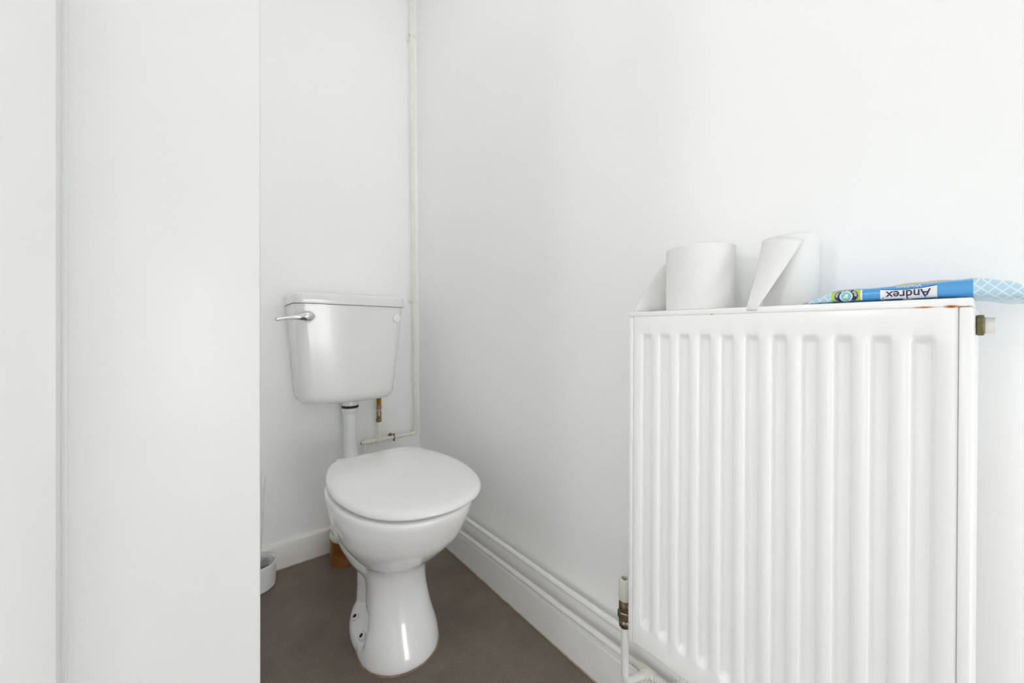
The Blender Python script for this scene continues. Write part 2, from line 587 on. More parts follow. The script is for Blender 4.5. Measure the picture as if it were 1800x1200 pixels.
# trap column behind the pedestal and the outlet bend
trap = loft([zr(oval(1.14, 1.19, 1.245, 0.062), 0.01), zr(oval(1.14, 1.19, 1.245, 0.058), 0.08), zr(oval(1.14, 1.195, 1.250, 0.056), 0.14),
             zr(oval(1.13, 1.19, 1.255, 0.062), 0.20), zr(oval(1.12, 1.18, 1.255, 0.075), 0.28)])
outlet = tube([(CX, 1.18, 0.225), (CX, 1.262, 0.225)], 0.046, 28)
inlet = tube([(0.418, 1.20, 0.352), (0.418, 1.285, 0.352)], 0.036, 28)


def fused(name, geos, mat, parent, voxel=0.0045, smooth_it=5):
    bm = bmesh.new()
    for v, f in geos:
        vs = [bm.verts.new(p) for p in v]
        for q in f:
            try:
                bm.faces.new([vs[i] for i in q])
            except ValueError:
                pass
    bmesh.ops.recalc_face_normals(bm, faces=bm.faces)
    bmesh.ops.triangulate(bm, faces=[f for f in bm.faces if len(f.verts) > 4])
    me = bpy.data.meshes.new('tmp')
    bm.to_mesh(me)
    bm.free()
    t = bpy.data.objects.new('tmp', me)
    COL.objects.link(t)
    r = t.modifiers.new('r', 'REMESH')
    r.mode = 'VOXEL'
    r.voxel_size = voxel
    s = t.modifiers.new('s', 'SMOOTH')
    s.iterations = smooth_it
    s.factor = 0.5
    dg = bpy.context.evaluated_depsgraph_get()
    out = bpy.data.meshes.new_from_object(t.evaluated_get(dg))
    bpy.data.objects.remove(t)
    out.name = name
    off = Vector(parent.location)
    for v in out.vertices:
        v.co -= off
    for p in out.polygons:
        p.use_smooth = True
    out.materials.clear()
    out.materials.append(mat)
    o = bpy.data.objects.new(name, out)
    COL.objects.link(o)
    o.parent = parent
    return o


pan = fused('pan', [ped, rear, fl, trap, outlet, inlet], M_PORC, toilet, 0.004, 8)
# brownish line of grime where the foot meets the floor
M_GRIME = material('brown_grime', (0.32, 0.22, 0.13), 0.6, noise=0.3, noise_scale=50)
obj('floor_seal', loft([zr(oval(0.9025, 1.020, 1.150, 0.1095, e=2.05), 0.0), zr(oval(0.9035, 1.020, 1.150, 0.1085, e=2.05), 0.0035)]), M_GRIME, toilet)

# seat ring under the lid
seat_o, seat_i = scaled(LID, 0.87), scaled(LID, 0.62)
n_ = len(seat_o)
obj('seat', loft([zr(seat_o, 0.431), zr(seat_o, 0.440), zr(scaled(LID, 0.85), 0.4415), zr(seat_i, 0.4415), zr(seat_i, 0.431), zr(seat_o, 0.431)], False, False), M_SEAT, toilet)


# lid: skirt with rounded edge and slightly domed top, rising a little to the back
def lid_z(y, z):
    return z + 0.010 * smoothstep(0.80, 1.25, y)


lr = []
for s, z in [(0.90, 0.4430), (0.975, 0.4385), (0.994, 0.4380), (1.0, 0.4400), (1.0, 0.443), (0.994, 0.447), (0.982, 0.4505), (0.962, 0.4530), (0.93, 0.4550), (0.85, 0.4575), (0.65, 0.4605), (0.4, 0.4622), (0.15, 0.463)]:
    lr.append([(x, y, lid_z(y, z)) for x, y in scaled(LID, s)])
obj('lid', loft(lr), M_SEAT, toilet, angle=60)
for sx in (-1, 1):
    h = obj('hinge', join(lathe([(0.010, -0.024), (0.012, -0.022), (0.012, 0.022), (0.010, 0.024)], (CX + sx * 0.075, 1.262, 0.445), (1, 0, 0), 20),
                          lathe([(0.009, 0), (0.009, 0.022)], (CX + sx * 0.075, 1.258, 0.424), (0, 0, 1), 16)), M_SEAT, toilet)


def screw(x, y, z, tilt):
    c = obj('screw_cap', lathe([(0.0100, -0.003), (0.0102, 0.0035), (0.0088, 0.0060), (0.0056, 0.0064), (0.0054, 0.003), (0.0, 0.003)], (x, y, z), tilt, 24, True, False), M_SEAT, toilet)
    obj('screw_head', lathe([(0.0051, 0.0), (0.0051, 0.0048), (0.004, 0.0058), (0.0, 0.006)], (x, y, z), tilt, 20, True, False), M_DARK, c)


for sx in (-1, 1):
    for y, z, k in ((1.128, 0.0405, 0.42), (1.044, 0.0415, 0.70)):
        screw(CX + sx * (0.083 if y > 1.1 else 0.090), y, z, (sx * k, -0.25, 1.0))

# ------------------------------------------------------------------ cistern on the back wall
cistern = thing('cistern', 'white plastic cistern hung on the back wall above the toilet', 'cistern', (CX, YB, 0.6))


def dshape(wd, d, rc, bow=0.010, n=10):
    """flat back on the wall, rounded front corners, bowed front"""
    pts = []
    yb = YB - 0.002
    yf = yb - d
    pts.append((CX + wd, yb))
    for k in range(n + 1):
        a = PI / 2 * k / n
        pts.append((CX + wd - rc + rc * math.cos(a), yf + rc - rc * math.sin(a)))
    m = 14
    for k in range(1, m):
        t = k / m
        x = CX + (wd - rc) * (1 - 2 * t)
        pts.append((x, yf - bow * (1 - (1 - 2 * t) ** 2)))
    for k in range(n + 1):
        a = PI / 2 * (1 - k / n)
        pts.append((CX - wd + rc - rc * math.cos(a), yf + rc - rc * math.sin(a)))
    pts.append((CX - wd, yb))
    return pts


tr = []
for z, ins in [(0.5965, 0.034), (0.598, 0.022), (0.602, 0.013), (0.609, 0.006), (0.618, 0.002), (0.63, 0.0)]:
    t = (z - 0.597) / 0.35
    tr.append(zr(dshape(0.160 + 0.030 * t - ins, 0.160 + 0.020 * t - ins, 0.045), z))
for k in range(1, 12):
    t = 0.094 + (1 - 0.094) * k / 11
    tr.append(zr(dshape(0.160 + 0.030 * t, 0.160 + 0.020 * t, 0.045 - 0.012 * t), 0.597 + 0.351 * t))
obj('tank', loft(tr), M_TANK, cistern, angle=60)
lr = []
for z, ins in [(0.952, 0.006), (0.9495, 0.002), (0.9495, 0.0), (0.952, -0.001), (0.974, -0.001), (0.981, 0.001), (0.9855, 0.005), (0.9885, 0.011), (0.990, 0.020), (0.9905, 0.05)]:
    lr.append(zr(dshape(0.1935 - ins, 0.1850 - ins, 0.030), z))
obj('lid', loft(lr), M_TANK, cistern, angle=60)
# dark strip painting the shade in the gap between tank and lid
obj('lid_gap_shade', loft([zr(dshape(0.1885, 0.1785, 0.031), 0.9465), zr(dshape(0.1885, 0.1785, 0.031), 0.9515)]), M_DARK, cistern)
# blanking button on the right of the front
obj('blanking_button', lathe([(0.0155, 0), (0.0155, 0.002), (0.013, 0.0038), (0.0, 0.0042)], (0.569, 1.422, 0.907), (0.15, -1, 0), 28, True, False), material('bright_white_plastic', (0.9, 0.9, 0.9), 0.25), cistern)
# chrome lever
lv = obj('lever', tube([(0.278, 1.394, 0.9045), (0.275, 1.3935, 0.9045), (0.268, 1.392, 0.9045), (0.258, 1.390, 0.9043), (0.248, 1.389, 0.9035), (0.238, 1.388, 0.9025), (0.226, 1.386, 0.9010), (0.212, 1.384, 0.8990), (0.190, 1.379, 0.8955), (0.170, 1.376, 0.8922), (0.163, 1.375, 0.8912), (0.161, 1.375, 0.8909)],
                       0.01, 24, [0.004, 0.0085, 0.0145, 0.0170, 0.0160, 0.0125, 0.0090, 0.0068, 0.0058, 0.0054, 0.0050, 0.002]), M_CHROME, cistern, angle=70)
obj('lever_boss', lathe([(0.0195, 0.0), (0.0195, 0.006), (0.0175, 0.012), (0.0165, 0.020), (0.014, 0.024), (0.0, 0.025)], (0.260, 1.4235, 0.9045), (-0.08, -1, 0), 32, True, False), M_CHROME, lv)

# ------------------------------------------------------------------ flush pipe
flush = thing('flush_pipe', 'white plastic flush pipe running down from the cistern to the toilet', 'pipe', (0.43, 1.535, 0.38))
FX, FY = 0.4285, 1.535
obj('pipe', tube(arc_path([(FX, FY, 0.560), (FX, FY, 0.352), (0.418, 1.288, 0.352)], 0.11, 12), 0.0235, 28), M_PLAS, flush)
obj('collar', lathe([(0.0245, 0), (0.0275, 0.003), (0.0285, 0.012), (0.0300, 0.014), (0.0300, 0.022), (0.0270, 0.023)], (FX, FY, 0.541)), M_PLAS, flush)
obj('seal', lathe([(0.0275, 0), (0.0305, 0.001), (0.0305, 0.007), (0.0285, 0.0085)], (FX, FY, 0.5645)), M_RUB, flush)
obj('tail', lathe([(0.0285, 0), (0.0285, 0.030)], (FX, FY, 0.572)), M_TANK, flush)

# ------------------------------------------------------------------ cream water pipe in the corner
WY = 1.565
wp = thing('water_pipe', 'cream painted water pipe rising in the corner and branching behind the toilet', 'pipe', (0.71, WY, 0.41))
main_pts = arc_path([(0.520, WY, 0.4100), (0.7105, WY, 0.4135), (0.7105, WY, 0.52), (0.7035, WY, 0.986), (0.6965, WY, 1.62), (0.6925, WY, 2.20), (0.6915, WY, 2.41)], [0.016, 0.01, 0.01, 0.01, 0.01], 6)
obj('pipe', tube(main_pts, 0.0075, 20), M_PIPE, wp)
obj('elbow', tube(arc_path([(0.684, WY, 0.4130), (0.7105, WY, 0.4135), (0.7104, WY, 0.442)], 0.014, 8), 0.0090, 20), M_PIPE, wp)
BX = 0.5498
obj('branch_pipe', tube([(BX, WY, 0.402), (BX, WY, 0.490)], 0.0075, 20), M_PIPE, wp)
obj('tee', join(lathe([(0.0088, 0), (0.0098, 0.003), (0.0098, 0.032), (0.0088, 0.034)], (BX, WY, 0.3985)),
                lathe([(0.0088, -0.014), (0.0095, -0.012), (0.0095, 0.012), (0.0088, 0.014)], (BX, WY, 0.4105), (1, 0, 0.018))), M_PIPE, wp)
dv = obj('drain_valve', join(lathe([(0.006, 0), (0.006, 0.008), (0.0098, 0.010), (0.0098, 0.031), (0.0078, 0.033), (0.0078, 0.037), (0.0098, 0.038), (0.0098, 0.047), (0.0078, 0.049)], (0.4800, WY, 0.4085), (1, 0, 0.02)),
                           tube([(0.499, WY, 0.408), (0.493, WY - 0.006, 0.391), (0.490, WY - 0.008, 0.381)], 0.0048, 14)), M_PIPE, wp)
obj('screw_end', lathe([(0.0045, 0), (0.0045, 0.004)], (0.4775, WY, 0.4085), (1, 0, 0)), M_OLIVE, dv)


def clip(parent, c, axis, wall_dir, gap, mat, r=0.0098):
    """split-ring clip: ring round the pipe, a stem and a rose on the wall"""
    wd = Vector(wall_dir)
    k = obj('pipe_clip', join(torus(c, axis, r, 0.0022, 22, 8), lathe([(0.0035, 0), (0.0035, gap - 0.003), (0.009, gap - 0.002), (0.009, gap + 0.0)], Vector(c) + wd * (r - 0.002), wall_dir, 16)), mat, parent)
    up = Vector(axis).cross(wd)
    for s in (-1, 1):
        p = Vector(c) - wd * 0.002 + up * s * (r + 0.003)
        obj('clip_screw', lathe([(0.0028, -0.006), (0.0034, -0.005), (0.0034, 0.004), (0.002, 0.0065)], p, -wd, 12), mat, k)


clip(wp, (0.6125, WY, 0.4118), (1, 0, 0.018), (0, 1, 0), 0.034, M_OLIVE)
clip(wp, (0.7030, WY, 0.9880), (0, 0, 1), (0, 1, 0), 0.034, M_PIPE)
clip(wp, (0.6927, WY, 2.1400), (0, 0, 1), (0, 1, 0), 0.034, M_PIPE)

# isolating valve under the cistern
iv = thing('isolating_valve', 'small brass and nickel isolating valve between cream pipe and cistern', 'valve', (BX, WY, 0.485))
obj('compression_nut', lathe([(0.0105, 0), (0.0122, 0.002), (0.0122, 0.013), (0.0105, 0.015)], (BX, WY, 0.4855), (0, 0, 1), hexa=True), M_OLIVE, iv, angle=20)
vb = obj('valve_body', lathe([(0.0085, 0), (0.0100, 0.004), (0.0100, 0.026), (0.0078, 0.030), (0.0078, 0.038)], (BX, WY, 0.500)), M_NICK, iv)
obj('valve_screw', lathe([(0.0048, 0), (0.0048, 0.0025), (0.003, 0.003)], (BX, WY - 0.0095, 0.513), (0, -1, 0), 16), M_BRASS, vb)
obj('union_nut', lathe([(0.0105, 0), (0.0128, 0.002), (0.0128, 0.011), (0.0105, 0.013)], (BX, WY, 0.5375), (0, 0, 1), hexa=True), M_NICK, iv, angle=20)
tp = [(0.0098, 0)]
for i in range(8):
    tp += [(0.0104, 0.003 + i * 0.0045), (0.0092, 0.0052 + i * 0.0045)]
tp += [(0.0098, 0.045)]
obj('threaded_tail', lathe(tp, (BX, WY, 0.5505)), M_BRASS, iv)

# ------------------------------------------------------------------ clay soil pipe behind the toilet
SX, SY = 0.412, 1.515
sp = thing('soil_pipe', 'brown glazed clay soil pipe coming up through the floor behind the toilet', 'pipe', (SX, SY, 0))
obj('clay_socket', lathe([(0.062, 0.0), (0.062, 0.004), (0.059, 0.008), (0.059, 0.076), (0.061, 0.080), (0.061, 0.086), (0.046, 0.086)], (SX, SY, 0), (0, 0, 1), 40), M_CLAY, sp)
obj('connector_bend', tube(arc_path([(SX, 1.275, 0.225), (SX, 1.42, 0.225), (SX, 1.505, 0.138)], 0.05), 0.049, 28), M_PLASC, sp)
obj('pan_connector', lathe([(0.054, 0.0), (0.060, 0.004), (0.062, 0.012), (0.060, 0.020), (0.056, 0.024), (0.056, 0.032), (0.060, 0.038), (0.060, 0.048), (0.050, 0.056)], (SX, SY - 0.002, 0.086), (0, -0.06, 1), 40), M_PLASC, sp)

# ------------------------------------------------------------------ toilet brush in its holder
BHX, BHY = 0.128, 1.528
bh = thing('brush_holder', 'round white plastic toilet brush holder on the floor by the door edge', 'holder', (BHX, BHY, 0))
obj('pot', lathe([(0.050, 0.0), (0.054, 0.004), (0.0555, 0.03), (0.0565, 0.074), (0.0562, 0.080), (0.054, 0.083), (0.0515, 0.080), (0.051, 0.02), (0.0, 0.014)], (BHX, BHY, 0), (0, 0, 1), 48, True, False), M_SEAT, bh)
tb = thing('toilet_brush', 'white toilet brush with thin upright handle standing in the round holder', 'brush', (BHX, BHY, 0.016))
HX, HY = 0.147, 1.530
obj('handle', lathe([(0.006, 0), (0.0055, 0.10), (0.0055, 0.27), (0.0065, 0.29), (0.0045, 0.303), (0.0, 0.305)], (HX - 0.014, HY, 0.062), (0.047, 0, 1), 18, True, False), M_SEAT, tb)
br = []
rng = random.Random(3)
for i in range(260):
    a = rng.random() * 2 * PI
    z = 0.02 + 0.055 * rng.random()
    L = 0.030 + 0.008 * rng.random()
    c = Vector((BHX + 0.003, BHY, z))
    d = Vector((math.cos(a), math.sin(a), 0.25 + 0.3 * rng.random()))
    d = d.normalized()
    s = d.orthogonal().normalized() * 0.0009
    t = d.cross(s).normalized() * 0.0009
    p0, p1 = c + d * 0.003, c + d * L
    br.append(([p0 + s, p0 + t, p0 - s - t, p1 + s, p1 + t, p1 - s - t], [(0, 1, 4, 3), (1, 2, 5, 4), (2, 0, 3, 5), (3, 4, 5), (2, 1, 0)]))
bo = obj('bristles', join(*br), M_BRIS, tb, smooth=False)
bo['kind'] = 'stuff'
obj('brush_core', lathe([(0.008, 0), (0.010, 0.01), (0.009, 0.055), (0.006, 0.062)], (BHX + 0.003, BHY, 0.016)), M_SEAT, tb)

# ------------------------------------------------------------------ heating pipes along the right wall
PX = 0.727
hp1 = thing('heating_pipe', 'upper of two cream heating pipes running along the right wall skirting', 'pipe', (PX, 1.0, 0.183), 'heating pipes along the skirting')
obj('pipe', tube([(PX, 1.598, 0.1785), (PX, 1.20, 0.1812), (PX, 0.90, 0.1838), (PX, 0.70, 0.1845), (PX, 0.45, 0.1880), (PX, -2.955, 0.200)], 0.0078, 20), M_PIPEW, hp1)
hp2 = thing('heating_pipe', 'lower of two cream heating pipes lying just above the right wall skirting', 'pipe', (PX, 1.0, 0.123), 'heating pipes along the skirting')
obj('pipe', tube([(PX, 1.598, 0.1130), (PX, 1.20, 0.1190), (PX, 0.90, 0.1245), (PX, 0.70, 0.1275), (PX, 0.45, 0.1330), (PX, -2.955, 0.150)], 0.0078, 20), M_PIPEW, hp2)
obj('tee', join(lathe([(0.0088, -0.019), (0.0102, -0.017), (0.0102, 0.017), (0.0088, 0.019)], (PX, 0.452, 0.1330), (0, -1, 0.01)),
                lathe([(0.0102, 0.0), (0.0102, 0.016), (0.0090, 0.018)], (PX, 0.452, 0.1330), (-1, 0, 0.1))), M_PIPE, hp2)
for y, z in ((0.395, 0.1340), (1.30, 0.1175)):
    clip(hp2, (PX, y, z), (0, 1, 0), (1, 0, 0), 0.013, M_PIPEW)
for y, z in ((0.375, 0.1890), (1.25, 0.1810)):
    clip(hp1, (PX, y, z), (0, 1, 0), (1, 0, 0), 0.013, M_PIPEW)

# ------------------------------------------------------------------ radiator
RXF, RY0, RY1, RZ0, RZT = 0.607, 0.0115, 0.4145, 0.2835, 0.8872
RC = (0.66, 0.2130, 0.2835)
rad = thing('radiator', 'white ribbed double panel radiator on the right wall with rust along its top', 'radiator', RC, rot=(0.005, 0, 0))
PY0, PY1, PZ0, PZ1 = 0.0208, 0.4066, 0.2835, 0.8800
centers = [0.3794 - 0.03333 * k for k in range(11)]
ys, zs = set(), set()
for e in (0.0, 0.0004, 0.001, 0.002, 0.0032):
    ys |= {PY0 + e, PY1 - e}
    zs |= {PZ0 + e, PZ1 - e}
for c in centers:
    for d in (0.0104, 0.0094, 0.0084, 0.0072, 0.0060, 0.0050, 0.0):
        ys |= {c + d, c - d}
for z0, z1 in ((0.321, 0.338), (0.837, 0.850)):
    for k in range(7):
        zs.add(z0 + (z1 - z0) * k / 6)
zs |= {0.30, 0.45, 0.6, 0.75, 0.865}
ys, zs = sorted(ys), sorted(zs)


def panel_x(y, z):
    fy = max(1 - smoothstep(0.0050, 0.0104, abs(y - c)) for c in centers)
    fz = smoothstep(0.321, 0.338, z) * (1 - smoothstep(0.837, 0.850, z))
    x = RXF + 0.0085 * fy * fz
    r = 0.0032
    e = min(y - PY0, PY1 - y, z - PZ0, PZ1 - z)
    if e < r:
        x += r - math.sqrt(max(0, r * r - (r - e) ** 2))
    return x


V = [(panel_x(y, z), y, z) for z in zs for y in ys]
ny = len(ys)
F = [(j * ny + i, j * ny + i + 1, (j + 1) * ny + i + 1, (j + 1) * ny + i) for j in range(len(zs) - 1) for i in range(ny - 1)]
# border turned back
bord = [i for i in range(ny)] + [j * ny + ny - 1 for j in range(1, len(zs))] + [(len(zs) - 1) * ny + i for i in range(ny - 2, -1, -1)] + [j * ny for j in range(len(zs) - 2, 0, -1)]
n0 = len(V)
for i in bord:
    V.append((RXF + 0.016, V[i][1], V[i][2]))
for k in range(len(bord)):
    k2 = (k + 1) % len(bord)
    F.append((bord[k], bord[k2], n0 + k2, n0 + k))
F.append(tuple(n0 + k for k in range(len(bord))))
rz = RZT - RC[2]
M_RADR = stained('radiator_enamel_rust', (0.935, 0.938, 0.938), 0.3, [((-0.055, -0.1885, rz - 0.0086), (0.02, 0.0095, 0.0024)), ((-0.055, -0.168, rz - 0.0086), (0.02, 0.013, 0.0015)),
                                                                  ((-0.055, 0.055, rz - 0.0088), (0.02, 0.004, 0.0010)), ((-0.055, -0.1985, rz - 0.0092), (0.02, 0.003, 0.0012))])
obj('front_panel', (V, F), M_RADR, rad, angle=50)
obj('back_panel', box(0.694, 0.712, PY0 + 0.002, PY1 - 0.002, PZ0, PZ1, 0.004), M_RAD, rad)
# convector fins between the panels
fins = [box(0.624, 0.693, y - 0.0006, y + 0.0006, 0.31, 0.85) for y in centers]
fo = obj('convector_fins', join(*fins), M_RAD, rad, smooth=False)
# side covers
for y0, y1 in ((RY0, 0.0205), (0.4070, RY1)):
    g = box(RXF - 0.0005, 0.714, y0, y1, RZ0 + 0.001, RZT - 0.0095, 0.0015)
    # the cover bellies out a little towards the wall
    sg = -1 if y0 < 0.2 else 1
    mid = (y0 + y1) / 2
    g = ([(x, y + (sg * 0.0026 if x > 0.66 and (y - mid) * sg > 0 else 0), z) for x, y, z in g[0]], g[1])
    obj('side_cover', g, M_RAD, rad)
# top grille: front and back rails, end pieces and louvre bars
gr = obj('top_grille', join(box(RXF - 0.0015, 0.624, RY0 - 0.0005, RY1 + 0.0005, RZT - 0.0088, RZT, 0.0015), box(0.696, 0.714, RY0, RY1, RZT - 0.0088, RZT, 0.0015),
                            box(0.62, 0.70, RY0 - 0.0005, RY0 + 0.012, RZT - 0.0088, RZT, 0.001), box(0.62, 0.70, RY1 - 0.012, RY1 + 0.0005, RZT - 0.0088, RZT, 0.001)), M_RADR, rad)
y = RY0 + 0.020
while y < RY1 - 0.016:
    obj('grille_bar', box(0.622, 0.698, y - 0.0035, y + 0.0035, RZT - 0.005, RZT - 0.0004), M_RAD, gr, smooth=False)
    y += 0.0145
# blanking plug and vent cap at the right end
pg = obj('blanking_plug', lathe([(0.0115, 0), (0.0130, 0.001), (0.0130, 0.0050), (0.0120, 0.0058)], (0.668, 0.0100, 0.8595), (0, -1, 0), hexa=True), M_OLIVE, rad, angle=20)
obj('vent_cap', lathe([(0.0085, 0), (0.0092, 0.001), (0.0088, 0.004), (0.0085, 0.0080), (0.0076, 0.0084), (0.0, 0.0084)], (0.668, 0.0045, 0.8592), (0, -1, 0), 24, True, False), M_PLASC, pg)
# hanging brackets behind
for y in (0.10, 0.33):
    for za, zb in ((0.31, 0.42), (0.74, 0.84)):
        obj('bracket', box(0.712, 0.748, y - 0.014, y + 0.014, za, zb), M_RAD, rad, smooth=False)

rad.location.y += 0.002

# lockshield valve at the left foot of the radiator
VX, VY = 0.668, 0.466
rv = thing('radiator_valve', 'nickel radiator valve with cream cap and white pipe at the radiator foot', 'valve', (VX, VY, 0.14))
obj('pipe', tube(arc_path([(VX, VY, 0.255), (VX, VY, 0.137), (0.712, 0.452, 0.1345)], 0.017, 8), 0.0077, 20), M_PIPEW, rv)
vb = obj('valve_body', lathe([(0.0105, 0.0), (0.0120, 0.002), (0.0120, 0.012), (0.0110, 0.0135), (0.0110, 0.016)], (VX, VY, 0.250)), M_NICK, rv)
obj('compression_nut', lathe([(0.0125, 0), (0.0145, 0.002), (0.0145, 0.016), (0.0125, 0.018)], (VX, VY, 0.265), (0, 0, 1), hexa=True), M_NICK, rv, angle=20)
obj('valve_stem', lathe([(0.0115, 0), (0.0122, 0.002), (0.0122, 0.015), (0.0116, 0.017), (0.0116, 0.023)], (VX, VY, 0.2825)), M_NICK, rv)
obj('tail_nut', lathe([(0.0105, 0), (0.0125, 0.002), (0.0125, 0.012), (0.0105, 0.014)], (VX, VY - 0.030, 0.293), (0, -1, 0), hexa=True), M_NICK, rv, angle=20)
obj('tail', lathe([(0.0085, 0), (0.0085, 0.048)], (VX, VY - 0.005, 0.293), (0, -1, 0)), M_NICK, rv)
cp = obj('valve_cap', lathe([(0.0118, 0), (0.0126, 0.002), (0.0120, 0.040), (0.0112, 0.0425), (0.0072, 0.0430), (0.0068, 0.034), (0.0, 0.034)], (VX, VY, 0.305), (0, 0, 1), 28, True, False), M_PLASC, rv)
obj('cap_hole', lathe([(0.0066, 0), (0.0066, 0.0022), (0.0, 0.0022)], (VX, VY, 0.3385), (0, 0, 1), 24, True, False), M_DARK, cp)


# ------------------------------------------------------------------ toilet rolls on the radiator
def rtop(y):
    return RZT + 0.005 * (y - RC[1] - 0.002) + 0.0003


def roll(loc, R, H, core, label, sheet_rows, name='toilet_roll'):
    x, y, z = loc
    t = thing(name, label, 'toilet roll', loc, 'toilet rolls on the radiator')
    obj('paper', lathe([(core, 0.0), (R - 0.0015, 0.0), (R, 0.0012), (R + 0.0002, H * 0.5), (R, H - 0.0018), (R - 0.0025, H), (core, H), (core, 0.0)], loc, (0, 0, 1), 72, False, False), M_PAPER, t)
    obj('cardboard_core', lathe([(core, 0.001), (core, H - 0.001), (core - 0.0015, H - 0.001), (core - 0.0015, 0.001), (core, 0.001)], loc, (0, 0, 1), 40, False, False), M_CARD, t)
    # loose sheet: grid from rows of (left edge, right edge), given a little thickness
    rows = []
    for r_ in sheet_rows:
        rows.append([Vector(r_[0]).lerp(Vector(r_[1]), k / 8) for k in range(9)] if len(r_) == 2 else r_)
    V, F = [], []
    th = 0.0007
    m, nc = len(rows), len(rows[0])
    for r in rows:
        V += r
    F = [(i * nc + k, i * nc + k + 1, (i + 1) * nc + k + 1, (i + 1) * nc + k) for i in range(m - 1) for k in range(nc - 1)]
    o = obj('loose_sheet', (V, F), M_PAPER, t, angle=80)
    s = o.modifiers.new('thickness', 'SOLIDIFY')
    s.thickness = th
    s.offset = 0
    return t


def cyl(c, R, ang, z):
    a = math.radians(ang)
    return (c[0] + R * math.cos(a), c[1] + R * math.sin(a), z)


# full roll; its tail leaves the far side and slants down to the corner of the radiator
c1 = (0.6665, 0.3130, rtop(0.313))
H1, R1 = 0.1075, 0.0545
z1 = c1[2]
rows = []
NS = 18
for i in range(NS + 1):
    t = i / NS
    if t < 0.3:
        k = t / 0.3
        p = cyl(c1, R1 + 0.0008, 40 + 32 * k, 0)
        top = z1 + H1 - 0.003
    else:
        # leaves the far side of the roll tangentially and runs to the front left corner, torn on a slant
        k = (t - 0.3) / 0.7
        a = cyl(c1, R1 + 0.0008, 72, 0)
        p = (a[0] + (0.6095 - a[0]) * k, a[1] + (0.4055 - a[1]) * k, 0)
        top = z1 + H1 - 0.003 - (H1 - 0.005) * k ** 1.45
    rows.append(((p[0], p[1], rtop(p[1]) + 0.0006), (p[0], p[1], top)))
roll(c1, R1, H1, 0.0215, 'full white toilet roll on the radiator with its tail slanting away left', rows)

# part used roll; its tail folds forward over the front edge of the radiator
c2 = (0.6880, 0.1880, rtop(0.188))
H2, R2 = 0.1060, 0.0345
rows = []
A1, B1 = Vector((0.6045, 0.2175, 0.8868)), Vector((0.6030, 0.2035, 0.8845))
NR, NC = 14, 16
for i in range(NR + 1):
    t = i / NR
    row = []
    for k in range(NC + 1):
        q = k / NC
        a = Vector(cyl(c2, R2 + 0.0009, 106 + 117 * q, 0))
        a.z = c2[2] + H2 - 0.0012 - 0.010 * q ** 3
        b = A1.lerp(B1, q)
        e = t ** (1.25 - 0.25 * q)
        p = a.lerp(b, e)
        p.z = a.z + (b.z - a.z) * t
        row.append(p)
    rows.append(row)
rows.append([p + Vector((0.0006 - 0.0004 * k / NC, 0.0003, -0.005 + 0.002 * k / NC)) for k, p in enumerate(rows[-1])])
roll(c2, R2, H2, 0.0195, 'part used white toilet roll with loose sheet folded over the radiator front', rows)


# ------------------------------------------------------------------ pack of moist wipes
YL, YR = 0.1500, -0.0310
PXC, PA = 0.668, 0.049


def pack_h(y):
    u = (YL - y) / (YL - YR)
    return 0.0030 + 0.0150 * smoothstep(-0.05, 0.19, u) * (1 - smoothstep(0.90, 1.02, u)) + 0.0035 * smoothstep(0.35, 0.85, u) * (1 - smoothstep(0.9, 1.0, u))


def smooth_down(y):
    return 0.0050 * (1 - smoothstep(-0.015, 0.008, y))


def pack_pt(y, ang, off=0.0):
    u = (YL - y) / (YL - YR)
    h = pack_h(y) / 2
    a = PA * (1 - 0.10 * (1 - smoothstep(0.0, 0.12, u)) - 0.05 * smoothstep(0.92, 1.0, u))
    n = 4.5
    c, s = math.cos(ang), math.sin(ang)
    x = PXC + (a + off) * math.copysign(abs(c) ** (2 / n), c)
    z = rtop(max(y, 0.005)) + 0.0003 - smooth_down(y) + h + (h + off) * math.copysign(abs(s) ** (2 / n), s)
    wr = 0.0005 * math.sin(y * 260 + ang * 3) * (1 - abs(c)) 
    return (x, y, z + wr)


def front_pt(y, v, off=0.0004):
    """point on the front face of the pack: v = 0 bottom, 1 top"""
    u = (YL - y) / (YL - YR)
    h = pack_h(y)
    a = PA * (1 - 0.10 * (1 - smoothstep(0.0, 0.12, u)) - 0.05 * smoothstep(0.92, 1.0, u))
    n = 4.5
    q = max(0.0, 1 - abs(2 * v - 1) ** n) ** (1 / n)
    return (PXC - a * q - off, y, rtop(max(y, 0.005)) + 0.0003 - smooth_down(y) + h * v)


